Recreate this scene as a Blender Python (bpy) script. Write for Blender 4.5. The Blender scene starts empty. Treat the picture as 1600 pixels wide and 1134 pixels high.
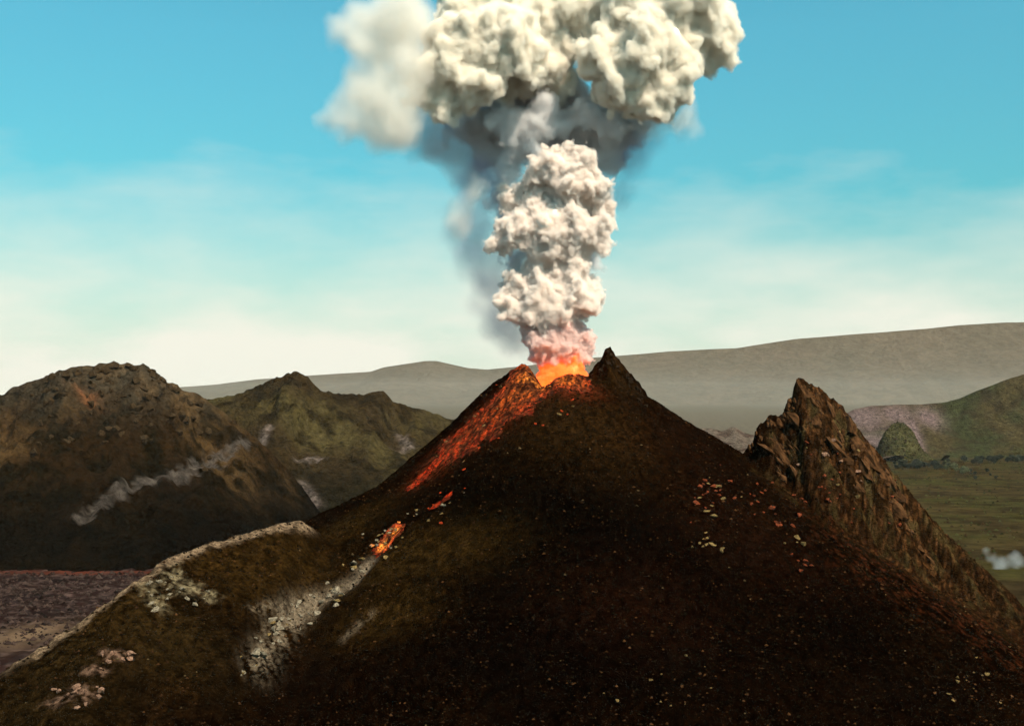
import bpy, bmesh, math, random
import numpy as np
from mathutils import Vector, Matrix, Euler
random.seed(7); rng = np.random.default_rng(7)
S = bpy.context.scene
COL = S.collection

# ------------------------------------------------------------------ camera, sky, sun, exposure
F, HOR, EYE = 1931.0, 620.0, 160.0          # focal length in photo pixels, horizon row, eye height above the plain
cd = bpy.data.cameras.new('camera'); cam = bpy.data.objects.new('camera', cd); COL.objects.link(cam)
cd.sensor_width = 36.0; cd.lens = 36.0 * F / 1600.0; cd.shift_y = (HOR - 567.0) / 1600.0
cd.clip_start = 1.0; cd.clip_end = 120000.0
cam.location = (0, 0, EYE); cam.rotation_euler = (math.radians(90), 0, 0)
S.camera = cam
SUN_EL, SUN_AZ = math.radians(49), math.radians(140)     # azimuth clockwise from +Y (the view direction)
W = bpy.data.worlds.new('World'); S.world = W; W.use_nodes = True
nt = W.node_tree; nt.nodes.clear()
def N(tree, kind, **kw):
    n = tree.nodes.new(kind)
    for k, v in kw.items(): setattr(n, k, v)
    return n
out = N(nt, 'ShaderNodeOutputWorld'); bg = N(nt, 'ShaderNodeBackground')
sky = N(nt, 'ShaderNodeTexSky'); sky.sky_type = 'NISHITA'; sky.sun_disc = False
sky.sun_elevation = SUN_EL; sky.sun_rotation = SUN_AZ; sky.altitude = 300; sky.air_density = 1.0; sky.dust_density = 1.2; sky.ozone_density = 1.0
SKY = 0.0705
bg.inputs['Strength'].default_value = SKY
tint = N(nt, 'ShaderNodeMix', data_type='RGBA', blend_type='MULTIPLY'); tint.inputs['Factor'].default_value = 1.0
nt.links.new(sky.outputs[0], tint.inputs['A']); tint.inputs['B'].default_value = (0.62, 1.66, 1.42, 1)
tc = N(nt, 'ShaderNodeTexCoord'); sep = N(nt, 'ShaderNodeSeparateXYZ'); nt.links.new(tc.outputs['Generated'], sep.inputs[0])
mp = N(nt, 'ShaderNodeMapping'); mp.inputs['Scale'].default_value = (3.0, 3.0, 9.0); nt.links.new(tc.outputs['Generated'], mp.inputs[0])
nz = N(nt, 'ShaderNodeTexNoise'); nz.inputs['Scale'].default_value = 1.7; nz.inputs['Detail'].default_value = 5; nz.inputs['Roughness'].default_value = 0.55
nt.links.new(mp.outputs[0], nz.inputs['Vector'])
mad = N(nt, 'ShaderNodeMath', operation='MULTIPLY_ADD'); mad.inputs[1].default_value = 0.19; nt.links.new(nz.outputs[0], mad.inputs[0])
sub = N(nt, 'ShaderNodeMath', operation='SUBTRACT'); sub.inputs[1].default_value = 0.095; nt.links.new(sep.outputs['Z'], sub.inputs[0]); nt.links.new(sub.outputs[0], mad.inputs[2])
rmp = N(nt, 'ShaderNodeValToRGB'); e = rmp.color_ramp.elements       # pale vapour near the horizon
e[0].position = 0.03; e[0].color = (1, 1, 1, 1); e[1].position = 0.18; e[1].color = (0, 0, 0, 1)
m1 = rmp.color_ramp.elements.new(0.088); m1.color = (0.55, 0.55, 0.55, 1)
nt.links.new(mad.outputs[0], rmp.inputs[0])
mixh = N(nt, 'ShaderNodeMix', data_type='RGBA'); nt.links.new(rmp.outputs[0], mixh.inputs['Factor'])
gr = N(nt, 'ShaderNodeMapRange'); gr.inputs['From Min'].default_value = 0.02; gr.inputs['From Max'].default_value = 0.28; gr.inputs['To Min'].default_value = 0.62; gr.inputs['To Max'].default_value = 1.0
nt.links.new(sep.outputs['Z'], gr.inputs[0])                           # the low sky is dulled by the thick air
dl = N(nt, 'ShaderNodeVectorMath', operation='SCALE'); nt.links.new(tint.outputs['Result'], dl.inputs[0]); nt.links.new(gr.outputs[0], dl.inputs['Scale']); nt.links.new(dl.outputs[0], mixh.inputs['A']); mixh.inputs['B'].default_value = (0.635/SKY, 0.625/SKY, 0.54/SKY, 1)
nt.links.new(mixh.outputs['Result'], bg.inputs['Color']); nt.links.new(bg.outputs[0], out.inputs['Surface'])
sd = bpy.data.lights.new('sun', 'SUN'); sd.energy = 5.0; sd.angle = math.radians(0.5); sd.color = (1.0, 0.88, 0.70)
sun = bpy.data.objects.new('sun', sd); COL.objects.link(sun)
to_sun = Vector((math.sin(SUN_AZ)*math.cos(SUN_EL), math.cos(SUN_AZ)*math.cos(SUN_EL), math.sin(SUN_EL)))
sun.rotation_euler = to_sun.to_track_quat('Z', 'Y').to_euler()
vs = S.view_settings; vs.view_transform = 'Standard'; vs.look = 'None'; vs.exposure = 0.55; vs.gamma = 1.0
S.cycles.max_bounces = 14; S.cycles.diffuse_bounces = 3; S.cycles.volume_bounces = 8
S.cycles.use_denoising = True; S.cycles.use_adaptive_sampling = True; S.cycles.adaptive_threshold = 0.03; S.cycles.volume_step_rate = 2.0

# ------------------------------------------------------------------ numeric helpers
def P(u, v, d): return ((u - 800.0) / F * d, d, EYE - (v - HOR) / F * d)
def _h(ix, iy, iz, seed):
    n = (ix.astype(np.int64) * 374761393 + iy.astype(np.int64) * 668265263 + iz.astype(np.int64) * 2147483647 + seed * 1274126177) & 0xFFFFFFFF
    n = ((n ^ (n >> 13)) * 1274126177) & 0xFFFFFFFF
    n = ((n ^ (n >> 16)) * 2246822519) & 0xFFFFFFFF
    return (n ^ (n >> 15)) & 0xFFFFFFFF
def noise2(x, y, seed=0):
    ix = np.floor(x); iy = np.floor(y); fx = x - ix; fy = y - iy
    z0 = np.zeros_like(ix); sx = fx*fx*fx*(fx*(fx*6-15)+10); sy = fy*fy*fy*(fy*(fy*6-15)+10)
    def g(a, b):
        t = _h(ix+a, iy+b, z0, seed) * (2*np.pi/4294967296.0)
        return np.cos(t)*(fx-a) + np.sin(t)*(fy-b)
    return 1.5*((g(0,0)*(1-sx)+g(1,0)*sx)*(1-sy) + (g(0,1)*(1-sx)+g(1,1)*sx)*sy)
def fbm2(x, y, o=4, seed=0, gain=0.5):
    a, s, t = 1.0, 0.0, 0.0
    for k in range(o):
        s = s + a*noise2(x, y, seed+k*17); t += a; a *= gain; x = x*2.03+13.1; y = y*2.03-7.7
    return s/t
def ridged2(x, y, o=4, seed=0, gain=0.5):
    a, s, t = 1.0, 0.0, 0.0
    for k in range(o):
        s = s + a*(1-2*np.abs(noise2(x, y, seed+k*31))); t += a; a *= gain; x = x*2.07+5.3; y = y*2.07+9.1
    return s/t
def worley3(p, seed=0):
    b = np.floor(p); best = np.full(len(p), 9.0)
    for a in (-1,0,1):
        for c in (-1,0,1):
            for d in (-1,0,1):
                ix, iy, iz = b[:,0]+a, b[:,1]+c, b[:,2]+d
                h = _h(ix, iy, iz, seed)
                q0 = ix + (h & 1023)/1023.0; q1 = iy + ((h >> 10) & 1023)/1023.0; q2 = iz + ((h >> 20) & 1023)/1023.0
                dd = (q0-p[:,0])**2 + (q1-p[:,1])**2 + (q2-p[:,2])**2
                best = np.minimum(best, dd)
    return np.sqrt(best)
def noise3(p, seed=0):
    b = np.floor(p); f = p-b; s = f*f*(3-2*f); r = 0
    for a in (0,1):
        for c in (0,1):
            for d in (0,1):
                h = _h(b[:,0]+a, b[:,1]+c, b[:,2]+d, seed)/4294967295.0*2-1
                r = r + h*(s[:,0] if a else 1-s[:,0])*(s[:,1] if c else 1-s[:,1])*(s[:,2] if d else 1-s[:,2])
    return r
def smax(a, b, k):
    h = np.clip(0.5+0.5*(a-b)/k, 0, 1); return b*(1-h)+a*h + k*h*(1-h)
def sstep(a, b, x):
    t = np.clip((x-a)/(b-a), 0, 1); return t*t*(3-2*t)

# ------------------------------------------------------------------ materials
def new_mat(name):
    m = bpy.data.materials.new(name); m.use_nodes = True; t = m.node_tree
    return m, t, t.nodes['Principled BSDF']
def rock_mat(name, scale=0.6, bump=0.6, dist=0.6, glow=False, var=(0.35, 1.7), rough=1.0, spec=0.0):
    """colour comes from the ground-cover attribute Col, broken up by grain; relief by bump"""
    m, t, b = new_mat(name)
    at = N(t, 'ShaderNodeAttribute', attribute_name='Col')
    co = N(t, 'ShaderNodeTexCoord')
    n1 = N(t, 'ShaderNodeTexNoise'); n1.inputs['Scale'].default_value = scale; n1.inputs['Detail'].default_value = 9; n1.inputs['Roughness'].default_value = 0.72
    n2 = N(t, 'ShaderNodeTexVoronoi'); n2.inputs['Scale'].default_value = scale*2.3
    t.links.new(co.outputs['Object'], n1.inputs['Vector']); t.links.new(co.outputs['Object'], n2.inputs['Vector'])
    mr = N(t, 'ShaderNodeMapRange'); mr.inputs['From Min'].default_value = 0.3; mr.inputs['From Max'].default_value = 0.72
    mr.inputs['To Min'].default_value = var[0]; mr.inputs['To Max'].default_value = var[1]; t.links.new(n1.outputs[0], mr.inputs[0])
    vm = N(t, 'ShaderNodeVectorMath', operation='SCALE'); t.links.new(at.outputs['Color'], vm.inputs[0]); t.links.new(mr.outputs[0], vm.inputs['Scale'])
    t.links.new(vm.outputs[0], b.inputs['Base Color'])
    ad = N(t, 'ShaderNodeMath', operation='MULTIPLY_ADD'); ad.inputs[1].default_value = -0.5; t.links.new(n2.outputs['Distance'], ad.inputs[0]); t.links.new(n1.outputs[0], ad.inputs[2])
    bp = N(t, 'ShaderNodeBump'); bp.inputs['Strength'].default_value = bump; bp.inputs['Distance'].default_value = dist
    t.links.new(ad.outputs[0], bp.inputs['Height']); t.links.new(bp.outputs[0], b.inputs['Normal'])
    b.inputs['Roughness'].default_value = rough; b.inputs['Specular IOR Level'].default_value = spec
    if glow:                                                        # crust broken by hot cracks
        ag = N(t, 'ShaderNodeAttribute', attribute_name='Glow')
        n4 = N(t, 'ShaderNodeTexNoise'); n4.inputs['Scale'].default_value = 0.75; n4.inputs['Detail'].default_value = 7; n4.inputs['Roughness'].default_value = 0.75
        t.links.new(co.outputs['Object'], n4.inputs['Vector'])
        m4 = N(t, 'ShaderNodeMapRange'); m4.inputs['From Min'].default_value = 0.44; m4.inputs['From Max'].default_value = 0.66; m4.inputs['To Max'].default_value = 2.0; t.links.new(n4.outputs[0], m4.inputs[0])
        v4 = N(t, 'ShaderNodeVectorMath', operation='SCALE'); t.links.new(ag.outputs['Color'], v4.inputs[0]); t.links.new(m4.outputs[0], v4.inputs['Scale'])
        t.links.new(v4.outputs[0], b.inputs['Emission Color']); b.inputs['Emission Strength'].default_value = 1.0
    return m
M_cone = rock_mat('cinder_slope', 0.9, 1.0, 1.0, var=(0.1, 2.2))
M_hill = rock_mat('weathered_hillside', 0.09, 1.0, 8.0, var=(0.2, 2.0))
M_far = rock_mat('far_mountain', 0.004, 0.7, 60.0, var=(0.7, 1.25))
M_plain = rock_mat('plain_ground', 0.03, 0.6, 2.0)
M_lava = rock_mat('glowing_lava', 1.2, 0.9, 0.5, glow=True)
M_rock = rock_mat('boulder_stone', 1.5, 0.7, 0.25, var=(0.5, 1.5))

# ------------------------------------------------------------------ mesh helpers
def add_attr(me, name, rgb):
    a = me.attributes.new(name, 'FLOAT_COLOR', 'POINT')
    c = np.ones((len(me.vertices), 4), np.float32); c[:, :3] = rgb
    a.data.foreach_set('color', c.ravel())
def mesh_np(name, verts, faces, mat, col=None, smooth=True, glow=None):
    me = bpy.data.meshes.new(name); verts = np.ascontiguousarray(verts, np.float32); faces = np.ascontiguousarray(faces, np.int32)
    k = faces.shape[1]
    me.vertices.add(len(verts)); me.vertices.foreach_set('co', verts.ravel())
    me.loops.add(faces.size); me.loops.foreach_set('vertex_index', faces.ravel())
    me.polygons.add(len(faces)); me.polygons.foreach_set('loop_start', np.arange(0, faces.size, k, dtype=np.int32))
    me.polygons.foreach_set('use_smooth', np.full(len(faces), smooth, dtype=bool))
    me.update(calc_edges=True); me.validate()
    if col is not None: add_attr(me, 'Col', col)
    if glow is not None: add_attr(me, 'Glow', glow)
    me.materials.append(mat)
    return me
def link(name, me, parent=None):
    o = bpy.data.objects.new(name, me); COL.objects.link(o); o.parent = parent; return o
def structure(name, me, label=None):
    o = link(name, me); o['kind'] = 'structure'
    if label: o['label'] = label
    return o
def tag(o, label, cat, group=None, kind=None):
    o['label'] = label; o['category'] = cat
    if group: o['group'] = group
    if kind: o['kind'] = kind
    return o
def grid_faces(nx, ny, keep=None):
    i = np.arange((nx-1)*(ny-1)); r, c = i//(nx-1), i % (nx-1); a = r*nx+c
    f = np.stack([a, a+1, a+nx+1, a+nx], 1)
    return f if keep is None else f[keep]
def crest(pts):
    """(u, v, depth) along a skyline -> arrays of x, y, z sorted by x"""
    q = np.array([P(*p) for p in pts]); return q[np.argsort(q[:, 0])]
def tent(x, y, c, sf, sb, rnd=0.0):
    yc = np.interp(x, c[:, 0], c[:, 1]); zc = np.interp(x, c[:, 0], c[:, 2]); d = yc - y
    over = np.maximum(c[0, 0]-x, 0) + np.maximum(x-c[-1, 0], 0)          # beyond the ends of the crest the ground falls away
    return zc - np.where(d > 0, sf, sb)*(np.sqrt(d*d+rnd*rnd)-rnd) - 0.8*over
class Ground:
    """a height field on a regular grid; hit(u, v) finds where the sight line of a photo pixel meets it"""
    def __init__(s, x0, x1, y0, y1, st, fn):
        s.x = np.arange(x0, x1+st*.5, st); s.y = np.arange(y0, y1+st*.5, st); s.st = st
        s.X, s.Y = np.meshgrid(s.x, s.y); s.Z = fn(s.X, s.Y)
    def z(s, x, y):
        x = np.asarray(x, float); y = np.asarray(y, float)
        fx = np.clip((x-s.x[0])/s.st, 0, len(s.x)-1.001); fy = np.clip((y-s.y[0])/s.st, 0, len(s.y)-1.001)
        ix = fx.astype(int); iy = fy.astype(int); fx = fx-ix; fy = fy-iy; Z = s.Z
        return (Z[iy,ix]*(1-fx)+Z[iy,ix+1]*fx)*(1-fy)+(Z[iy+1,ix]*(1-fx)+Z[iy+1,ix+1]*fx)*fy
    def hit(s, u, v):
        d = np.arange(s.y[0], s.y[-1], s.st*0.7); x, y, z = P(u, v, d)
        k = np.nonzero(z <= s.z(x, y))[0]
        if not len(k): return None
        k = k[0]; return np.array([x[k], y[k], s.z(x[k], y[k])])
    def verts(s): return np.stack([s.X.ravel(), s.Y.ravel(), s.Z.ravel()], 1)
    def faces(s, keep=None): return grid_faces(len(s.x), len(s.y), keep)
def blobs(g, X, Y, spots):
    """soft patches of ground cover: (u, v, radius_u, radius_v in metres) placed where the pixel meets the ground"""
    r = np.zeros_like(X)
    for u, v, ra, rb, ang in spots:
        h = g.hit(u, v)
        if h is None: continue
        a = math.radians(ang); dx, dy = X-h[0], Y-h[1]
        p = (dx*math.cos(a)+dy*math.sin(a))/ra; q = (-dx*math.sin(a)+dy*math.cos(a))/rb
        r = np.maximum(r, np.exp(-(p*p+q*q)))
    return r
def path_mask(g, X, Y, pix, w):
    q = [pix[0]]
    for a, b in zip(pix[:-1], pix[1:]):
        n = max(1, int(math.hypot(b[0]-a[0], b[1]-a[1])/6)); q += [(a[0]+(b[0]-a[0])*k/n, a[1]+(b[1]-a[1])*k/n) for k in range(1, n+1)]
    pix = q
    pts = [h for h in (g.hit(u, v) for u, v in pix) if h is not None]
    if len(pts) > 6:
        pts = [np.mean(pts[max(0, k-3):k+4], axis=0) for k in range(len(pts))]
    best = np.full(X.shape, 1e9)
    for a, b in zip(pts[:-1], pts[1:]):
        dx, dy = b[0]-a[0], b[1]-a[1]; L = dx*dx+dy*dy+1e-9
        t = np.clip(((X-a[0])*dx+(Y-a[1])*dy)/L, 0, 1)
        best = np.minimum(best, np.hypot(X-a[0]-t*dx, Y-a[1]-t*dy))
    return np.exp(-(best/w)**2)
def mixc(base, col, m):
    return base*(1-m[..., None]) + np.array(col)*m[..., None]

# ------------------------------------------------------------------ the volcano: cone, horn on its rim, crag, old rim in front
CX, CY = 22.0, 520.0
pL = np.array([(0,156),(10,158),(15,172),(18,173),(22,170.5),(31,164),(47,149),(63,135),(79,121),(106,108),(150,80),(250,12),(400,-80)])
pR = np.array([(0,156),(12,158),(20,166),(30,162),(38,157.5),(55,147.5),(74,135),(110,112),(160,80),(250,20),(400,-75)])
pF = np.array([(0,156),(13,158),(22,167.0),(26,166.5),(50,151.5),(100,120),(150,89),(200,60),(260,24),(400,-60)])
pB = np.array([(0,156),(14,158),(22,166),(30,162),(50,150),(100,120),(260,20),(400,-60)])
horn = crest([(890,612,522),(905,603,522),(915,592,522),(930,571,522),(940,560,522),(945,548,522),(949,543,522),(954,545,522),(958,553,522),(965,561,522),(975,574,522),(985,586,522),(1000,605,522),(1010,616,522),(1014,630,522),(1022,655,522)])
CRAG = [(1105,745),(1150,716),(1165,706),(1177,692),(1181,672),(1196,656),(1203,652),(1224,649),(1228,629),(1238,622),(1242,598),(1249,592),(1262,599),(1282,609),(1300,625),(1320,641),(1335,660),(1350,683),(1370,706),(1400,743),(1430,781),(1480,836),(1520,873),(1568,917),(1640,985),(1760,1100)]
crag = crest([(u, v, 497 - max(0, u-1300)*0.055) for u, v in CRAG])
rimB = crest([(-220,1190,318),(-60,1088,330),(32,1037,345),(120,977,360),(215,906,380),(260,880,392),(330,851,410),(400,828,425),(440,819,434),(470,818,440),(500,836,445),(535,872,449),(580,930,452)])
gul = [(690,772),(650,800),(612,832),(585,868),(545,908),(490,938),(440,965),(408,1010),(385,1060),(365,1120)]
GULLY = []
def massif(x, y, detail=True):
    dx, dy = x-CX, y-CY; r = np.hypot(dx, dy)+1e-6; c2 = (dx/r)**2; s2 = (dy/r)**2
    side = np.where(dx < 0, np.interp(r, pL[:,0], pL[:,1]), np.interp(r, pR[:,0], pR[:,1]))
    fb = np.where(dy < 0, np.interp(r, pF[:,0], pF[:,1]), np.interp(r, pB[:,0], pB[:,1]))
    z = side*c2 + fb*s2
    # breach in the rim through which the lava leaves, and the knob beside it
    z = z - 5.0*np.exp(-(((x-12.0)/4.5)**2+((y-498)/9.0)**2)) + 1.8*np.exp(-(((x-25)/5.5)**2+((y-497)/5.0)**2))
    h = tent(x, y, horn, 1.0, 1.4)
    if detail: h = h + (ridged2(x*0.28, y*0.28, 3, 55, 0.6)-0.3)*1.5
    z = smax(z, h, 1.5)
    if detail:
        n = fbm2(x*0.05, y*0.05, 5, 3); z = z + n*2.2*sstep(20, 60, r)
        ang = np.arctan2(dy, dx)                                  # rills running down the cone
        z = z + ridged2(ang*14, r*0.012, 3, 11)*0.9*sstep(25, 70, r)
        z = z + (ridged2(x*0.16, y*0.16, 4, 5, 0.6)*1.3+fbm2(x*0.5, y*0.5, 3, 15)*0.8)*np.exp(-((r-32)/18)**2)
    steep = 1.75 - 1.05*sstep(140, 200, x)
    cr = tent(x, y, crag, steep, 1.25)
    if detail:
        yc = np.interp(x, crag[:,0], crag[:,1]); dn = yc - y
        q = x - 1.15*np.maximum(dn, 0) + 4.0*fbm2(x*0.07, y*0.07, 3, 41)
        rib = ridged2(q*0.062, dn*0.010+3, 2, 21, 0.5)
        rib2 = ridged2(q*0.19, dn*0.03+7, 3, 23, 0.6)
        w = sstep(-1, 8, dn)*(1-sstep(40, 75, dn))*sstep(88, 104, x)*(1-0.75*sstep(150, 200, x))
        cr = cr + ((rib-0.35)*9.0 + (rib2-0.3)*3.0)*w
        blk = ridged2(x*0.30+0.4*q*0.1, y*0.30, 3, 8, 0.65); roc = sstep(80, 95, x)*(1-0.55*sstep(150, 210, x))
        cr = cr + (blk*1.5 + fbm2(x*0.6, y*0.6, 3, 77)*0.9)*roc
    z = smax(z, cr, 6.0)
    rb = tent(x, y, rimB, 0.46, 0.62, 3.0)
    if detail: rb = rb + fbm2(x*0.06, y*0.06, 4, 61)*1.6 + ridged2(x*0.12, y*0.12, 3, 62)*1.1
    z = smax(z, rb, 9.0)
    if detail: z = z + fbm2(x*0.3, y*0.3, 3, 91, 0.6)*0.7
    return np.maximum(z, -3.0)
G0 = Ground(-190, 300, 240, 700, 2.0, lambda x, y: massif(x, y, False))
G = Ground(-215, 320, 235, 690, 0.75, massif)
gm = path_mask(G0, G.X, G.Y, gul, 4.0)
G.Z -= 2.6*gm*(1+0.5*fbm2(G.X*0.25, G.Y*0.25, 2, 5))
X, Y, Z = G.X, G.Y, G.Z
n1 = fbm2(X*0.035, Y*0.035, 5, 201)*0.5+0.5; n2 = fbm2(X*0.15, Y*0.15, 4, 202)*0.5+0.5; n3 = fbm2(X*0.6, Y*0.6, 3, 203)*0.5+0.5; n4 = fbm2(X*0.28, Y*0.28, 4, 204, 0.7)*0.5+0.5
c = np.zeros(X.shape+(3,)); c[:] = (0.0052, 0.0022, 0.0008)
c = mixc(c, (0.013, 0.0055, 0.0017), sstep(0.45, 0.75, n1)*0.6)
c = mixc(c, (0.0008, 0.0005, 0.0003), blobs(G0, X, Y, [(850,830,40,46,0),(760,800,22,25,0),(980,830,36,40,0),(900,980,55,40,0),(1100,960,40,30,0),(1300,980,40,30,0)])*0.9)
c = mixc(c, (0.030, 0.016, 0.005), blobs(G0, X, Y, [(960,600,13,18,0),(900,660,25,22,0),(960,680,20,25,0)])*0.75)
c = mixc(c, (0.036, 0.021, 0.0055), blobs(G0, X, Y, [(450,870,22,24,0),(530,830,18,16,0),(380,890,18,20,0),(330,880,14,14,0),(600,960,16,12,0),(620,880,22,14,0),(700,860,20,12,0),(200,960,16,24,60)])*0.8)
c = mixc(c, (0.024, 0.016, 0.0055), blobs(G0, X, Y, [(100,1040,20,25,0),(60,1100,25,25,0),(250,1000,20,16,0)])*0.7)
c = mixc(c, (0.012, 0.0042, 0.0018), blobs(G0, X, Y, [(1060,700,24,30,0),(1120,800,25,30,0),(1200,860,25,25,0),(1000,950,30,20,0)])*0.6)
c = c*np.array((0.60, 0.50, 0.46))*(0.5+0.95*sstep(0.36, 0.64, n4))[..., None]
dC = np.interp(X, crag[:,0], crag[:,1])-Y
crg = sstep(84, 128, X-0.30*np.maximum(dC,0)+34*(n2-.5))*sstep(-10, -2, dC)*(1-sstep(10, 50, dC+30*(n2-.5)))*(1-0.5*sstep(150, 200, X))
cc = np.zeros_like(c); cc[:] = (0.018, 0.008, 0.003); cc = mixc(cc, (0.085, 0.034, 0.012), sstep(0.50, 0.66, n3)); cc = mixc(cc, (0.070, 0.048, 0.018), sstep(0.5, 0.7, n2)*0.7); cc = mixc(cc, (0.004, 0.002, 0.001), sstep(0.5, 0.62, n4)*0.7)
red = sstep(96, 125, X)*sstep(15, 35, dC)*(1-sstep(55, 90, dC))*sstep(0.5, 0.68, n4)
c = mixc(c, (0.040, 0.010, 0.004), red*0.8)
c = c*(1-crg[..., None]) + cc*crg[..., None]
# grit: pale and red stones too small to stand out singly
grit = noise2(X*0.9, Y*0.9, 881)+0.6*noise2(X*0.45, Y*0.45, 882); gz = 0.35+0.65*sstep(0.45, 0.7, n1)
c = c*(1+1.1*np.clip(grit*gz, -0.6, 1.3)[..., None])
dB = np.interp(X, rimB[:,0], rimB[:,1])-Y
pale = np.exp(-((dB-2)/6.0)**2)*sstep(-150, -130, X)*(1-sstep(-74, -66, X))*(0.4+0.9*n2)
c = mixc(c, (0.26, 0.17, 0.105), sstep(0.3, 0.8, pale*0.6+n4*0.45)*(0.25+0.6*sstep(0.4, 0.6, n3*.5+n4*.5))*sstep(0.05, 0.5, pale))
pz = blobs(G0, X, Y, [(240,930,7,10,40),(290,925,8,7,10),(330,935,5,4,0),(270,905,6,8,0)])
c = mixc(c, (0.20, 0.15, 0.085), sstep(0.46, 0.72, pz*0.42+n4*0.5)*sstep(0.40, 0.62, n3*.6+n2*.4)*0.85*sstep(0.05,0.5,pz))
pz = blobs(G0, X, Y, [(180,1030,8,4,30),(150,1050,7,3,20),(120,1085,8,5,10),(100,1100,7,5,0)])
c = mixc(c, (0.19, 0.105, 0.07), sstep(0.46, 0.72, pz*0.42+n4*0.5)*sstep(0.40, 0.62, n3*.6+n2*.4)*0.85*sstep(0.05,0.5,pz))
gm2 = path_mask(G0, X, Y, gul[3:7], 2.6)
c = mixc(c, (0.15, 0.11, 0.075), np.clip(gm2*(0.55+0.65*sstep(0.42, 0.58, n4)), 0, 1)*0.9)
fan = path_mask(G0, X, Y, [(548,912),(500,935),(455,965),(420,1005),(395,1050)], 3.6)+0.8*path_mask(G0, X, Y, [(540,915),(440,945),(385,955)], 1.5)+0.5*path_mask(G0, X, Y, [(590,950),(530,1005)], 1.6)
sk = fbm2((X+0.55*Y)*0.55, (Y-0.55*X)*0.10, 4, 207, 0.7)*0.5+0.5
c = mixc(c, (0.14, 0.10, 0.065), np.clip(fan, 0, 1)*sstep(0.42, 0.58, sk)*0.9); c = mixc(c, (0.003, 0.002, 0.001), np.clip(fan, 0, 1)*sstep(0.58, 0.46, sk)*0.0)
# scorched red clinker under and beside the lava
hot = blobs(G0, X, Y, [(820,610,12,10,0),(770,650,12,12,0),(720,690,12,10,0),(680,730,9,9,0),(900,610,9,6,0)])
c = mixc(c, (0.10, 0.018, 0.006), np.clip(hot*1.1, 0, 1)*sstep(0.35, 0.6, n3)*0.9)
volcano = structure('volcano', mesh_np('volcano', G.verts(), G.faces(), M_cone, c.reshape(-1, 3)), 'dark cinder cone with a horn on its rim and a jagged crag beside it')

# ------------------------------------------------------------------ lava on the flank
def connected(mask, w):
    """the piece of mask that holds the hottest point"""
    st = [np.unravel_index(int(np.argmax(np.where(mask, w, -1))), mask.shape)]; outm = np.zeros_like(mask)
    while st:
        a, b_ = st.pop()
        if outm[a, b_] or not mask[a, b_]: continue
        outm[a, b_] = True; st += [(a+1, b_), (a-1, b_), (a, b_+1), (a, b_-1)]
    return outm
def lava(name, lo, pix, thr, label, sx, wid, crust, seed, zoff=0.35, heat=1.0, yellow=0.0):
    m = path_mask(G0, G.X, G.Y, pix, wid)
    v = m + 0.55*fbm2(G.X*0.22, G.Y*0.22, 4, seed) 
    vis = connected(v > thr, m)
    k = (vis[:-1,:-1]|vis[1:,:-1]|vis[:-1,1:]|vis[1:,1:]).ravel()
    f = G.faces(k); used, inv = np.unique(f, return_inverse=True)
    V = G.verts()[used]; x, y = V[:,0], V[:,1]
    rough = ridged2(x*0.5, y*0.5, 3, seed+1, 0.6)
    V[:,2] += zoff*np.clip((v.ravel()[used]-thr)*6, -0.6, 1) + 0.45*rough
    n = fbm2((x-0.35*y)*0.45, (y+0.35*x)*0.13, 4, seed+2, 0.7)*0.5+0.5; core = np.clip(m.ravel()[used], 0, 1)
    h = np.clip((n-crust)*5, 0, 1)*np.clip(core*1.6-0.15, 0, 1)*heat
    near = np.maximum(np.exp(-np.hypot(x-12, y-500)/13.0), yellow*np.clip(core*1.3-.3, 0, 1))
    glow = np.stack([h*(0.36+0.8*near), h*(0.006+0.014*h*h+0.36*near*np.clip(core,0,1)), h*(0.001+0.04*near)], 1)
    col = np.zeros((len(V), 3)); col[:] = (0.022, 0.006, 0.003)
    col = col*(1-sstep(.55,.7,rough)[:,None]) + np.array((0.10,0.026,0.010))*sstep(.55,.7,rough)[:,None]
    o = link(name, mesh_np(name, V, inv.reshape(-1, 4), M_lava, col, True, glow)); tag(o, label, 'lava'); return o
lava('lava_flow', 0, [(848,600),(820,612),(790,640),(755,665),(720,695)], 0.42, 'broad red and orange lava flow pouring from the crater breach down the cone', 0, 12.5, 0.47, 301)
lava('lava_streak', 0, [(728,690),(700,712),(672,738),(640,765)], 0.45, 'narrow dark red lava streak below the broad flow', 0, 3.0, 0.30, 311, heat=0.8)
lava('lava_patch', 0, [(868,602),(890,604),(918,604)], 0.40, 'glowing red lava patch on the black knob of the crater rim', 0, 4.5, 0.42, 321)
lava('lava_tongue', 0, [(700,775),(680,792)], 0.45, 'small glowing lava tongue at the head of the rocky gully', 0, 2.2, 0.40, 331)
lava('lava_snout', 0, [(628,815),(608,835),(592,858)], 0.36, 'bright orange and yellow lava snout in the rocky gully', 0, 3.4, 0.44, 341, heat=1.5, yellow=0.95)

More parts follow.
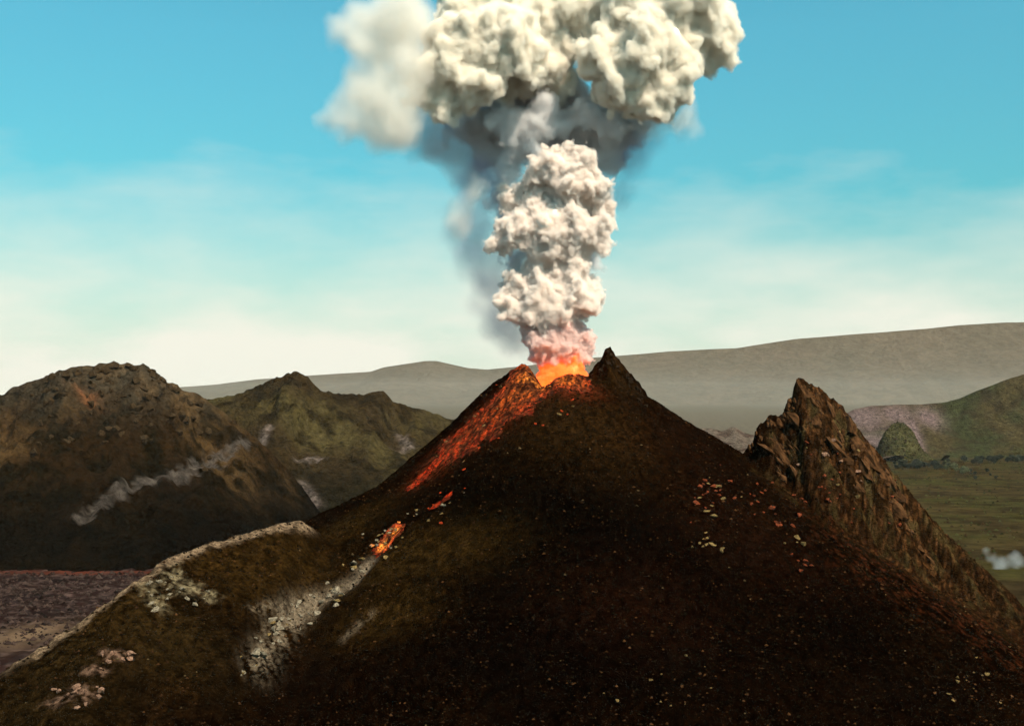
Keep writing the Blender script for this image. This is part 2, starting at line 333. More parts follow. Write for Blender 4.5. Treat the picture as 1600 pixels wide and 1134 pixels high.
# lava pool inside the crater: the light under the smoke
bm = bmesh.new(); bmesh.ops.create_circle(bm, cap_ends=True, radius=12.5, segments=40)
bmesh.ops.subdivide_edges(bm, edges=bm.edges[:], cuts=1)
for v in bm.verts: v.co.z += 0.4*math.sin(v.co.x*1.7)*math.cos(v.co.y*1.3)
me = bpy.data.meshes.new('lava_pool'); bm.to_mesh(me); bm.free()
m, t, b = new_mat('molten_lava'); b.inputs['Base Color'].default_value = (0.2, 0.03, 0.01, 1)
vz = N(t, 'ShaderNodeTexVoronoi'); vz.inputs['Scale'].default_value = 0.5; rp = N(t, 'ShaderNodeValToRGB')
rp.color_ramp.elements[0].color = (1.0, 0.42, 0.08, 1); rp.color_ramp.elements[1].color = (0.8, 0.12, 0.01, 1); rp.color_ramp.elements[1].position = 0.9
co = N(t, 'ShaderNodeTexCoord'); t.links.new(co.outputs['Object'], vz.inputs['Vector']); t.links.new(vz.outputs['Distance'], rp.inputs[0]); t.links.new(rp.outputs[0], b.inputs['Emission Color'])
b.inputs['Emission Strength'].default_value = 6.0; me.materials.append(m)
o = link('lava_pool', me); o.location = (CX-1, CY-3, 160.5); tag(o, 'molten orange lava pool inside the crater under the smoke', 'lava')

# ------------------------------------------------------------------ plain, hills, far mountain
def plain_z(x, y): return fbm2(x*0.004, y*0.004, 3, 401)*3.0
xs = np.concatenate([-np.geomspace(38000, 1600, 24), np.arange(-1500, 2600, 12.0), np.geomspace(2700, 38000, 24)])
ys = np.concatenate([[-3000, -500, 0, 300], np.arange(500, 3700, 12.0), np.geomspace(3750, 38000, 60)])
X, Y = np.meshgrid(xs, ys); fade = np.exp(-(np.hypot(X, Y)/6000)**2)
Z = (plain_z(X, Y)+0.8*fbm2(X*0.03, Y*0.03, 3, 402))*fade - 1.0
n1 = fbm2(X*0.0045, Y*0.0045, 5, 403)*0.5+0.5; n2 = fbm2(X*0.016, Y*0.012, 4, 404, 0.65)*0.5+0.5
c = np.zeros(X.shape+(3,)); c[:] = (0.040, 0.027, 0.010)
c = mixc(c, (0.034, 0.029, 0.009), sstep(0.45, 0.66, n1)); c = mixc(c, (0.018, 0.011, 0.005), sstep(0.45, 0.62, n2)*0.85)
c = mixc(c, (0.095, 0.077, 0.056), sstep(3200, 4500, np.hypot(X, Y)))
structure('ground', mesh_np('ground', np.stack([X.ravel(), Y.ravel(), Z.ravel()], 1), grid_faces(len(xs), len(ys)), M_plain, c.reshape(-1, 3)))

LF = Ground(-620, -120, 640, 1160, 2.0, lambda x, y: 5.0 + 2.6*ridged2(x*0.03, y*0.035, 4, 411, 0.6) + 1.6*fbm2(x*0.12, y*0.12, 3, 412, 0.6))
n1 = fbm2(LF.X*0.02, LF.Y*0.03, 4, 413)*0.5+0.5; n2 = fbm2(LF.X*0.10, LF.Y*0.10, 4, 414, 0.65)*0.5+0.5
c = np.zeros(LF.X.shape+(3,)); c[:] = (0.014, 0.007, 0.006); c = mixc(c, (0.055, 0.034, 0.029), sstep(0.48, 0.66, n2)); c = mixc(c, (0.012, 0.007, 0.007), sstep(0.5, 0.65, n1)*0.75)
c = mixc(c, (0.12, 0.075, 0.045), blobs(LF, LF.X, LF.Y, [(45,990,18,40,0)])); c = mixc(c, (0.07, 0.018, 0.010), np.exp(-((LF.Y-1082-6*fbm2(LF.X*.02, LF.Y*0, 2, 9))/10)**2)*0.8)
structure('lava_field', mesh_np('lava_field', LF.verts(), LF.faces(), M_plain, c.reshape(-1, 3)))

def hill(name, cr, x0, x1, y0, y1, st, sf, sb, gul_amp, gul_sc, colfn, seed, rnd=20.0, foot=None, crest_j=0.0, mat=None):
    cr = crest(cr)
    def fn(x, y):
        yc = np.interp(x, cr[:,0], cr[:,1]); zc = np.interp(x, cr[:,0], cr[:,2]); d = yc-y
        if foot is not None:
            fr = np.interp(x, [p[0] for p in foot], [p[1] for p in foot])      # depth of the foot of the slope
            tt = np.clip(d/np.maximum(yc-fr, 1), 0, 1.6)
            zf = zc*(1-tt)**1.0 * (1-0.16*np.sin(np.pi*np.clip(tt,0,1)))
        else: zf = zc - sf*(np.sqrt(d*d+rnd*rnd)-rnd)
        z = np.where(d > 0, zf, zc - sb*(-d))
        w = sstep(0, 60*gul_sc, np.abs(d))*sstep(-10, 60, z)*(0.45+0.55*sstep(70, 140, z))
        g = ridged2(x*0.012/gul_sc + 0.5*fbm2(x*0.004/gul_sc, y*0.004/gul_sc, 2, seed+1), y*0.004/gul_sc, 4, seed, 0.55)
        z = z + (g-0.3)*gul_amp*w + fbm2(x*0.03/gul_sc, y*0.03/gul_sc, 4, seed+2)*gul_amp*0.35*(0.25+w)
        z = z + (ridged2(x*0.045/gul_sc, y*0.045/gul_sc, 3, seed+9, 0.6)-0.3)*gul_amp*0.26*w
        if crest_j: z = z + crest_j*ridged2(x*0.06, y*0.02, 3, seed+4, 0.6)
        return np.maximum(z, -8)
    g = Ground(x0, x1, y0, y1, st, fn); g0 = Ground(x0, x1, y0, y1, st*2.5, fn)
    c = colfn(g, g0)
    keep = (g.Z > -7.5); kf = (keep[:-1,:-1]|keep[1:,:-1]|keep[:-1,1:]|keep[1:,1:]).ravel()
    g.obj = structure(name, mesh_np(name, g.verts(), g.faces(kf), mat or M_hill, c.reshape(-1, 3)))
    return g
def col_left(g, g0):
    X, Y = g.X, g.Y
    n1 = fbm2(X*0.006, Y*0.006, 5, 501)*0.5+0.5; n2 = fbm2(X*0.03, Y*0.03, 4, 502)*0.5+0.5
    c = np.zeros(X.shape+(3,)); c[:] = (0.017, 0.0085, 0.0032)
    c = mixc(c, (0.070, 0.038, 0.015), sstep(0.42, 0.7, n1)); c = mixc(c, (0.006, 0.004, 0.0016), sstep(0.46, 0.6, n2)*0.85)
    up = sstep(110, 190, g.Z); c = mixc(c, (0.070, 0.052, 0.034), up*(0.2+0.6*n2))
    low = 1-sstep(15, 100, g.Z+30*(n1-.5)); c = mixc(c, (0.0022, 0.0014, 0.0007), low*0.95)  # shadow at the foot of the wall put into the colour as near-black
    c = mixc(c, (0.18, 0.07, 0.03), blobs(g0, X, Y, [(130,618,14,10,0)])*0.8)
    b = path_mask(g0, X, Y, [(118,822),(150,798),(180,772),(235,752),(290,742),(350,712),(390,690),(420,668)], 6.5)*(0.35+0.65*sstep(0.4, 0.56, fbm2(X*0.09, Y*0.09, 3, 508)*.5+.5))
    b2 = path_mask(g0, X, Y, [(270,742),(330,728),(370,712)], 13.0)*sstep(0.45, 0.6, fbm2(X*0.07, Y*0.07, 3, 509)*.5+.5)
    fn_ = fbm2(X*0.16, Y*0.16, 3, 507, 0.7)*.5+.5
    c = mixc(c, (0.068, 0.053, 0.044), sstep(0.14, 0.5, b+b2*0.6+0.15*(fn_-.5))*(0.6+0.35*sstep(.35, .6, fn_)))
    return c
def col_mid(g, g0):
    X, Y = g.X, g.Y
    n1 = fbm2(X*0.005, Y*0.005, 5, 511)*0.5+0.5; n2 = fbm2(X*0.025, Y*0.025, 4, 512)*0.5+0.5
    c = np.zeros(X.shape+(3,)); c[:] = (0.028, 0.017, 0.007); c = mixc(c, (0.055, 0.040, 0.015), sstep(0.42, 0.66, n1)); c = mixc(c, (0.011, 0.007, 0.003), sstep(0.48, 0.66, n2)*0.8)
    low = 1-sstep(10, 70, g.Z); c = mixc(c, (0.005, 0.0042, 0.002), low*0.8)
    s = path_mask(g0, X, Y, [(468,745),(482,770),(500,800)], 8)+path_mask(g0, X, Y, [(450,795),(495,800)], 6)+path_mask(g0, X, Y, [(465,720),(500,718)], 6)
    s += path_mask(g0, X, Y, [(620,672),(640,705)], 8)+path_mask(g0, X, Y, [(610,705),(650,700)], 10)+path_mask(g0, X, Y, [(420,668),(405,700)], 7)
    c = mixc(c, (0.16, 0.12, 0.105), np.clip(s, 0, 1)*(0.25+0.75*sstep(0.40, 0.58, fbm2(X*0.11, Y*0.11, 3, 518, 0.7)*.5+.5))*0.75)
    return c
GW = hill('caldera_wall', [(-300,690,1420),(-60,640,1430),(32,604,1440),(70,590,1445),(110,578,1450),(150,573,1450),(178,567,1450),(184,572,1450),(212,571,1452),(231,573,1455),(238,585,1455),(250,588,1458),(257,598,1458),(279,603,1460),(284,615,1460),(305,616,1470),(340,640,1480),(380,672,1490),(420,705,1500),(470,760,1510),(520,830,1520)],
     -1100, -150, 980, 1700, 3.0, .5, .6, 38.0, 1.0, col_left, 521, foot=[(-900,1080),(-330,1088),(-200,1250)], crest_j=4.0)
hill('ridge', [(150,690,2050),(250,650,2080),(300,632,2100),(340,624,2100),(370,618,2100),(400,606,2100),(430,593,2100),(450,584,2100),(462,582,2100),(484,591,2105),(493,604,2110),(505,612,2120),(540,616,2150),(570,620,2170),(584,612,2180),(602,612,2190),(613,628,2200),(640,636,2230),(700,654,2280),(760,668,2320),(900,700,2400)],
     -760, 150, 1500, 2500, 4.0, .5, .5, 34.0, 1.4, col_mid, 541, foot=[(-760,1600),(-300,1690),(150,1800)], crest_j=4.5)
def col_right(g, g0):
    X, Y = g.X, g.Y
    n1 = fbm2(X*0.006, Y*0.006, 5, 551)*0.5+0.5; n2 = fbm2(X*0.02, Y*0.02, 4, 552)*0.5+0.5
    c = np.zeros(X.shape+(3,)); c[:] = (0.046, 0.033, 0.014); c = mixc(c, (0.030, 0.031, 0.012), sstep(0.45, 0.62, n1)); c = mixc(c, (0.025, 0.016, 0.008), sstep(0.5, 0.68, n2)*0.7)
    mv = blobs(g0, X, Y, [(1350,655,70,90,0),(1400,648,60,60,0),(1450,655,40,60,0),(1365,690,40,60,0)])+path_mask(g0, X, Y, [(1420,655),(1437,690),(1440,715)], 14)
    c = mixc(c, (0.15, 0.098, 0.095), np.clip(mv, 0, 1)*0.85)
    return c
hill('hill', [(1180,740,3550),(1260,690,3580),(1300,655,3590),(1335,639,3600),(1360,634,3600),(1400,632,3600),(1440,632,3600),(1480,628,3600),(1500,622,3600),(1530,609,3600),(1568,595,3600),(1640,570,3600),(1720,556,3600),(1850,560,3600),(2000,600,3600)],
     650, 2400, 3150, 4000, 6.0, .5, .5, 22.0, 1.6, col_right, 561, foot=[(650,3300),(1400,3260),(2400,3200)])
def col_knoll(g, g0):
    n = fbm2(g.X*0.02, g.Y*0.02, 4, 571)*0.5+0.5; c = np.zeros(g.X.shape+(3,)); c[:] = (0.035, 0.030, 0.012)
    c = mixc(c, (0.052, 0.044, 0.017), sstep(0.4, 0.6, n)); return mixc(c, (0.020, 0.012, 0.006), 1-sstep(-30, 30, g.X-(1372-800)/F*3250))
GK = hill('knoll', [(1350,740,3250),(1365,712,3250),(1374,690,3250),(1384,672,3250),(1396,661,3250),(1404,658,3250),(1416,662,3250),(1428,675,3250),(1438,698,3250),(1450,740,3250)],
     920, 1110, 3120, 3400, 4.0, .9, .9, 14.0, 0.7, col_knoll, 581, foot=[(900,3150),(1120,3150)])
def col_small(g, g0):
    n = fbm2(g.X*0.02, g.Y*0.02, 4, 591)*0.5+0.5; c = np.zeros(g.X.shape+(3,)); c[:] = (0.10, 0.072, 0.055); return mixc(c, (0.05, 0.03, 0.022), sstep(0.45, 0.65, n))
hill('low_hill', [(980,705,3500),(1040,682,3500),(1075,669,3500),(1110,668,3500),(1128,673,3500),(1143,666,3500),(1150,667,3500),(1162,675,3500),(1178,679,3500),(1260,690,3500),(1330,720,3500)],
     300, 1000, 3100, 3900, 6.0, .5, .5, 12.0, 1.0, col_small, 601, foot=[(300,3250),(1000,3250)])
def col_far(g, g0):
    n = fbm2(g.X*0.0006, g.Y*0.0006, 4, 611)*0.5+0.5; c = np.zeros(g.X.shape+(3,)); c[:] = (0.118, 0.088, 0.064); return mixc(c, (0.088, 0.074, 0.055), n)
FD = 30000.0
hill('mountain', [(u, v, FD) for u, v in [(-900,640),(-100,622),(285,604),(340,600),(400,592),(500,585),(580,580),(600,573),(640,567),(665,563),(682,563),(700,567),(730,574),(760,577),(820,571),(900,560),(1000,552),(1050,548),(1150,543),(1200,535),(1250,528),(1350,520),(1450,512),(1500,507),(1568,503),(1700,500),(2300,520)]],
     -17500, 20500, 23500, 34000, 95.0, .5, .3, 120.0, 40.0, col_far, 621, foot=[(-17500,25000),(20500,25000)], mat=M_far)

# ------------------------------------------------------------------ smoke
def smoke_mat(name, col):
    m, t, b = new_mat(name); b.inputs['Roughness'].default_value = 1.0; b.inputs['Specular IOR Level'].default_value = 0.0
    co = N(t, 'ShaderNodeTexCoord'); n1 = N(t, 'ShaderNodeTexNoise'); n1.inputs['Scale'].default_value = 0.55; n1.inputs['Detail'].default_value = 6
    t.links.new(co.outputs['Object'], n1.inputs['Vector'])
    bp = N(t, 'ShaderNodeBump'); bp.inputs['Strength'].default_value = 0.5; bp.inputs['Distance'].default_value = 1.0; t.links.new(n1.outputs[0], bp.inputs['Height']); t.links.new(bp.outputs[0], b.inputs['Normal'])
    b.inputs['Base Color'].default_value = (*col, 1)
    return m
def ico(sub):
    bm = bmesh.new(); bmesh.ops.create_icosphere(bm, subdivisions=sub, radius=1.0); bm.verts.index_update()
    r = np.array([v.co[:] for v in bm.verts]), np.array([[v.index for v in f.verts] for f in bm.faces]); bm.free(); return r
ICO2, ICO3 = ico(2), ico(3)
def sphere_cloud(balls, voxel, seed, puff=(0.34, 24), disp=1.0, fine=True):
    """union of balls with smaller puffs budding from them, remeshed to one skin and roughened like a cauliflower"""
    r = np.random.default_rng(seed); VV, FF, n0 = [], [], 0
    def ball(c, R, tpl):
        nonlocal n0
        VV.append(tpl[0]*R+np.array(c)); FF.append(tpl[1]+n0); n0 += len(tpl[0])
    for (x, y, z, R) in balls:
        ball((x, y, z), R*0.86, ICO3)
        for k in range(puff[1]):
            d = r.normal(size=3); d /= np.linalg.norm(d); rr = R*puff[0]*r.uniform(0.4, 1.45)
            ball((x+d[0]*R*0.78, y+d[1]*R*0.78, z+d[2]*R*0.78), rr, ICO2)
    me = mesh_np('tmp', np.concatenate(VV), np.concatenate(FF), M_rock)
    o = bpy.data.objects.new('tmp', me); COL.objects.link(o)
    md = o.modifiers.new('r', 'REMESH'); md.mode = 'VOXEL'; md.voxel_size = voxel; md.use_smooth_shade = True
    dg = bpy.context.evaluated_depsgraph_get(); me2 = bpy.data.meshes.new_from_object(o.evaluated_get(dg))
    bpy.data.objects.remove(o); bpy.data.meshes.remove(me)
    n = len(me2.vertices); co = np.empty(n*3, np.float32); me2.vertices.foreach_get('co', co); co = co.reshape(-1, 3)
    if disp:
        no = np.empty(n*3, np.float32); me2.vertex_normals.foreach_get('vector', no); no = no.reshape(-1, 3)
        q = co + 2.2*np.stack([noise3(co*0.10+k*31.7, 5+k) for k in range(3)], 1) + 0.8*np.stack([noise3(co*0.37+k*11.7, 8+k) for k in range(3)], 1)
        amp = np.clip(0.75+0.9*noise3(co*0.06+50, 77), 0.15, 1.5)
        bl = lambda f, k: 0.5 - np.minimum(worley3(q*f+k*9, seed+k), 1.0)**2
        d = disp*(3.4*bl(0.11, 0) + amp*2.1*bl(0.27, 1))
        if fine: d = d + disp*(amp*1.15*bl(0.62, 2) + 0.5*bl(1.3, 3))
        co = co + no*d[:, None]
    me2.vertices.foreach_set('co', np.ascontiguousarray(co, np.float32).ravel()); me2.update()
    return me2
plume = bpy.data.objects.new('smoke_plume', None); COL.objects.link(plume); plume.location = (CX, CY, 158)
tag(plume, 'towering white and cream smoke plume billowing out of the crater', 'smoke')
def fog_mat(name, col, dens, nscale=0.2, lo=0.2, hi=0.5, carve=0.9, detail=4, rough=0.6, turb=True, emit=None, anis=0.0):
    """ash whose density (thinning out to the skin) is carved by noise into ragged billows"""
    m = bpy.data.materials.new(name); m.use_nodes = True; t = m.node_tree; t.nodes.clear()
    o = N(t, 'ShaderNodeOutputMaterial'); v = N(t, 'ShaderNodeVolumePrincipled'); t.links.new(v.outputs[0], o.inputs['Volume'])
    v.inputs['Color'].default_value = (*col, 1); v.inputs['Anisotropy'].default_value = anis; v.inputs['Density Attribute'].default_value = ''
    a = N(t, 'ShaderNodeAttribute', attribute_name='density'); co = N(t, 'ShaderNodeTexCoord')
    n = N(t, 'ShaderNodeTexNoise'); n.inputs['Scale'].default_value = nscale; n.inputs['Detail'].default_value = detail; n.inputs['Roughness'].default_value = rough
    t.links.new(co.outputs['Object'], n.inputs['Vector'])
    sb = N(t, 'ShaderNodeMath', operation='SUBTRACT'); sb.inputs[1].default_value = 0.5; t.links.new(n.outputs[0], sb.inputs[0]); last = sb
    if turb:
        ab = N(t, 'ShaderNodeMath', operation='ABSOLUTE'); t.links.new(sb.outputs[0], ab.inputs[0])
        m3 = N(t, 'ShaderNodeMath', operation='MULTIPLY_ADD'); m3.inputs[1].default_value = 3.0; m3.inputs[2].default_value = -0.4; t.links.new(ab.outputs[0], m3.inputs[0]); last = m3
    ma = N(t, 'ShaderNodeMath', operation='MULTIPLY_ADD'); ma.inputs[1].default_value = carve; t.links.new(last.outputs[0], ma.inputs[0]); t.links.new(a.outputs['Fac'], ma.inputs[2])
    mr = N(t, 'ShaderNodeMapRange'); mr.inputs['From Min'].default_value = lo; mr.inputs['From Max'].default_value = hi; mr.inputs['To Max'].default_value = dens; t.links.new(ma.outputs[0], mr.inputs[0])
    gt = N(t, 'ShaderNodeMath', operation='GREATER_THAN'); gt.inputs[1].default_value = 0.001; t.links.new(a.outputs['Fac'], gt.inputs[0])
    mm = N(t, 'ShaderNodeMath', operation='MULTIPLY'); t.links.new(mr.outputs[0], mm.inputs[0]); t.links.new(gt.outputs[0], mm.inputs[1])
    t.links.new(mm.outputs[0], v.inputs['Density'])
    if emit:
        es = N(t, 'ShaderNodeMath', operation='MULTIPLY'); es.inputs[1].default_value = emit[3]; t.links.new(mm.outputs[0], es.inputs[0]); t.links.new(es.outputs[0], v.inputs['Emission Strength']); v.inputs['Emission Color'].default_value = (*emit[:3], 1)
    return m
FOGN, LATER = [], []
def fog_object(name, me, mat, voxel, band, parent):
    """the closed skin in me filled with fog that thins out towards it"""
    ng = bpy.data.node_groups.new('fill_with_fog', 'GeometryNodeTree')
    ng.interface.new_socket('Geometry', in_out='INPUT', socket_type='NodeSocketGeometry'); ng.interface.new_socket('Geometry', in_out='OUTPUT', socket_type='NodeSocketGeometry')
    gi = ng.nodes.new('NodeGroupInput'); go = ng.nodes.new('NodeGroupOutput'); mv = ng.nodes.new('GeometryNodeMeshToVolume'); sm = ng.nodes.new('GeometryNodeSetMaterial')
    mv.resolution_mode = 'VOXEL_SIZE'; mv.inputs['Voxel Size'].default_value = voxel; mv.inputs['Density'].default_value = 1.0; mv.inputs['Interior Band Width'].default_value = band
    sm.inputs['Material'].default_value = mat
    ng.links.new(gi.outputs[0], mv.inputs['Mesh']); ng.links.new(mv.outputs[0], sm.inputs[0]); ng.links.new(sm.outputs[0], go.inputs[0])
    me.materials.clear(); me.materials.append(mat)
    FOGN.append(1); k = len(FOGN); rot = Euler((0.21*k, 0.37*k, 0.53*k))          # turned, so that no two voxel grids share a plane
    me.transform(rot.to_matrix().to_4x4().inverted())
    o = link(name, me, parent); o.rotation_euler = rot; o['kind'] = 'stuff'; LATER.append((o, ng))
    return o
def balls_at(pts, dy):
    r = []
    for p in pts:
        u, v, rp = p[:3]; d = CY + dy + (p[3] if len(p) > 3 else 0.0)
        x, y, z = P(u, v, d); r.append((x-CX, y-CY, z-158, rp/F*d))
    return r
def smoke_group(groups, mat, fog, seed, depth=3.2, band=4.5, voxel=0.8, disp=1.0, root=None, swell=0.0):
    """groups: one list of puffs for each billow (a dense body of its own); the finer ash round them is one volume"""
    root = root or plume; al = []
    for k, (pts, dy, label) in enumerate(groups):
        bl = balls_at(pts, dy); al += bl
        core = [(x, y, z, R*0.9-depth) for x, y, z, R in bl if R*0.9-depth > 1.5]
        if core and mat:
            me = sphere_cloud(core, 1.0, seed+k*7, puff=(0.3, 14), disp=0.5, fine=False); me.materials.clear(); me.materials.append(mat)
            o = link('billow', me, root)
            if label: o['label'] = label
    if fog: fog_object('fine_ash', sphere_cloud([(x, y, z, R+swell) for x, y, z, R in al], voxel*1.45, seed, disp=disp, fine=False), fog, voxel, band, root)
MS_cream = smoke_mat('ash_smoke_cream', (0.88, 0.82, 0.70)); MS_white = smoke_mat('ash_smoke_white', (0.88, 0.77, 0.68))
MS_glow_tint = smoke_mat('ash_smoke_glow_tint', (0.86, 0.60, 0.55)); MS_grey_shade = smoke_mat('ash_smoke_grey_shade', (0.66, 0.64, 0.65)); MS_fire = smoke_mat('incandescent_ash', (0.75, 0.30, 0.10))  # lava glow is put into the pink, shade into the grey
b = MS_fire.node_tree.nodes['Principled BSDF']; b.inputs['Emission Color'].default_value = (1.0, 0.24, 0.04, 1); b.inputs['Emission Strength'].default_value = 0.4
FG_cream = fog_mat('fine_ash_cream', (0.999, 0.955, 0.885), 1.5, nscale=0.09, hi=0.66, detail=5, rough=0.55); FG_white = fog_mat('fine_ash_white', (0.999, 0.93, 0.885), 1.9, nscale=0.17, hi=0.62, detail=5, rough=0.55)
FG_glow_tint = fog_mat('fine_ash_glow_tint', (0.985, 0.83, 0.79), 1.8, nscale=0.24); FG_fire = fog_mat('glowing_ash', (0.95, 0.45, 0.15), 1.5, nscale=0.3, emit=(1.0, 0.20, 0.03, 0.34))  # pink ash has the red light of the lava mixed into its colour
FG_grey_shade = fog_mat('fine_ash_grey_shade', (0.94, 0.925, 0.93), 0.55, nscale=0.09, hi=0.75)  # grey smoke, with the shadow under the cloud top put into its colour
FG_soft = fog_mat('soft_ash', (0.998, 0.965, 0.92), 0.19, nscale=0.04, lo=0.1, hi=1.2, carve=1.2, turb=False, detail=3); FG_blue = fog_mat('soft_grey_ash', (0.84, 0.84, 0.88), 0.10, nscale=0.04, lo=0.1, hi=1.2, carve=1.2, turb=False, detail=3)
FG_shade_veil = fog_mat('painted_shade_veil', (0.44, 0.47, 0.66), 0.075, nscale=0.05, lo=0.15, hi=1.2, carve=1.2, turb=False, detail=3)  # dark absorbing colour that stands in for the purple shadow beside the column
smoke_group([([(868,592,28),(893,580,24),(850,596,18),(885,602,24),(862,574,18),(890,560,20),(866,558,14)], 0, 'glowing orange base of the plume')], MS_fire, FG_fire, 11, depth=1.6, band=2.2, voxel=0.5, disp=0.5)
smoke_group([([(856,534,32),(908,528,25),(880,552,30),(830,530,18),(880,515,34),(910,552,17),(848,558,20),(826,510,17),(838,548,16)], 0, 'billow painted with pink lava glow just above the glowing base')], MS_glow_tint, FG_glow_tint, 12, depth=2.4, band=3.0, voxel=0.6, disp=0.6, swell=0.5)
smoke_group([
 ([(800,485,24),(828,486,28),(872,488,36),(915,478,26),(780,468,14),(860,506,26),(932,465,15),(850,455,30),(895,455,28)], -4, None),
 ([(805,440,28),(845,428,32),(890,425,38),(925,448,18),(792,452,13),(860,405,32),(900,400,28)], 2, None),
 ([(785,380,20),(812,362,36),(862,358,50),(912,362,36),(947,390,14),(763,388,13),(840,388,24),(890,388,28),(940,350,22)], -3, None),
 ([(798,315,30),(840,308,42),(900,312,44),(938,325,26),(870,330,36),(948,352,15)], 5, None),
 ([(870,262,34),(905,258,32),(842,268,24),(928,292,26),(890,288,34),(856,244,15),(885,238,18)], -5, None)], MS_white, FG_white, 13, depth=3.6, voxel=0.7, disp=0.8, swell=0.9)
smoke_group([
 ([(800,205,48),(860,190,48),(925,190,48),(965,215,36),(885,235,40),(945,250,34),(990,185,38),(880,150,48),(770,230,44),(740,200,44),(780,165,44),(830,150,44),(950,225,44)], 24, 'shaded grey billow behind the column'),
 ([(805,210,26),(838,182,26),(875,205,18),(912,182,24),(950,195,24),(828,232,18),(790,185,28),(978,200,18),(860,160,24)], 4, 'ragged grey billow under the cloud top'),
 ([(800,268,28),(785,290,22),(820,245,24),(775,315,18),(800,345,26),(806,405,24),(930,415,22),(820,440,20)], 12, 'billow coloured grey for shade on the shaded side of the column')], MS_grey_shade, FG_grey_shade, 18, depth=6.5, band=6, voxel=0.9, disp=1.3, swell=1.5)  # grey puffs in the notch of the column stand in for its dark shadow
smoke_group([
 ([(700,110,48),(735,75,56),(684,165,24),(745,125,46),(795,55,58),(830,100,38),(660,162,16),(665,128,24),(642,150,14),(690,60,32),(700,185,16)], -8, None),
 ([(870,70,50),(820,5,66),(740,0,66),(900,-20,76),(880,120,32),(845,120,26),(870,145,17),(800,130,36),(850,60,50)], 11, None),
 ([(980,105,60),(1020,70,64),(945,85,44),(1005,160,30),(1045,140,36),(965,150,30),(1065,105,36),(925,105,26),(1075,150,18),(1040,175,20)], -6, None),
 ([(1085,55,58),(1122,80,26),(1132,42,28),(1105,102,20),(1060,0,76),(980,-10,76),(1140,98,14)], 6, None),
 ([(640,-105,90,10),(800,-140,140,20),(980,-140,140,10),(1110,-105,90,10)], 34, None)], MS_cream, FG_cream, 19, depth=4.6, band=5.5, voxel=0.9, disp=1.2, swell=1.6)
smoke_group([([(590,95,54),(578,150,52),(540,190,36),(530,60,30),(610,190,50),(640,110,50),(565,45,48),(625,30,60),(600,215,26)], -16, None), ([(722,335,26),(735,300,22),(716,360,16),(745,290,22)], 4, None), ([(1060,192,28),(1088,202,18),(1020,195,28),(1070,175,22)], 6, None)], None, FG_soft, 26, band=7, voxel=1.5, disp=1.8)
smoke_group([([(645,200,46),(690,215,52),(740,245,50),(775,215,52),(720,185,50),(770,265,40),(620,205,30),(655,100,40)], 26, None)], None, FG_blue, 25, band=8, voxel=1.5, disp=1.8)
smoke_group([([(985,250,42),(965,300,32),(1005,215,38)], 24, None), ([(745,395,46),(765,440,52),(785,495,48),(808,540,38),(735,350,44),(750,290,50)], 14, None)], None, FG_shade_veil, 35, band=8, voxel=1.5, disp=1.5)  # dark volumes added as painted shade at the sides of the column
steam = bpy.data.objects.new('steam_puff', None); COL.objects.link(steam); steam.location = (CX, CY, 158)
tag(steam, 'small pale steam puff rising from the plain beyond the right flank', 'steam')
FG_steam = fog_mat('steam', (0.85, 0.88, 0.92), 0.035, nscale=0.08, lo=0.1, hi=1.0, turb=False)
smoke_group([([(1550,872,10,640),(1566,880,13,640),(1588,874,14,640),(1556,892,9,640),(1540,860,7,640)], 0, None)], None, FG_steam, 41, depth=5.0, band=4, voxel=1.2, disp=0.9, root=steam)

for o, ng in LATER: o.modifiers.new('fog', 'NODES').node_group = ng

# ------------------------------------------------------------------ rocks
wall = GW.obj
def stone_mat(name, a, b_, glow=None):
    m, t, b = new_mat(name); co = N(t, 'ShaderNodeTexCoord'); oi = N(t, 'ShaderNodeObjectInfo')
    va = N(t, 'ShaderNodeVectorMath', operation='ADD'); t.links.new(co.outputs['Object'], va.inputs[0]); t.links.new(oi.outputs['Random'], va.inputs[1])
    n = N(t, 'ShaderNodeTexNoise'); n.inputs['Scale'].default_value = 2.2; n.inputs['Detail'].default_value = 8; n.inputs['Roughness'].default_value = 0.7; t.links.new(va.outputs[0], n.inputs['Vector'])
    r = N(t, 'ShaderNodeValToRGB'); r.color_ramp.elements[0].position = 0.35; r.color_ramp.elements[1].position = 0.68
    r.color_ramp.elements[0].color = (*a, 1); r.color_ramp.elements[1].color = (*b_, 1); t.links.new(n.outputs[0], r.inputs[0]); t.links.new(r.outputs[0], b.inputs['Base Color'])
    bp = N(t, 'ShaderNodeBump'); bp.inputs['Distance'].default_value = 0.15; bp.inputs['Strength'].default_value = 0.6; t.links.new(n.outputs[0], bp.inputs['Height']); t.links.new(bp.outputs[0], b.inputs['Normal'])
    b.inputs['Roughness'].default_value = 1.0; b.inputs['Specular IOR Level'].default_value = 0.03
    if glow:
        r2 = N(t, 'ShaderNodeValToRGB'); r2.color_ramp.elements[0].position = 0.38; r2.color_ramp.elements[1].position = 0.66
        r2.color_ramp.elements[0].color = (0, 0, 0, 1); r2.color_ramp.elements[1].color = (*glow, 1); t.links.new(n.outputs[0], r2.inputs[0]); t.links.new(r2.outputs[0], b.inputs['Emission Color']); b.inputs['Emission Strength'].default_value = 1.0
    return m
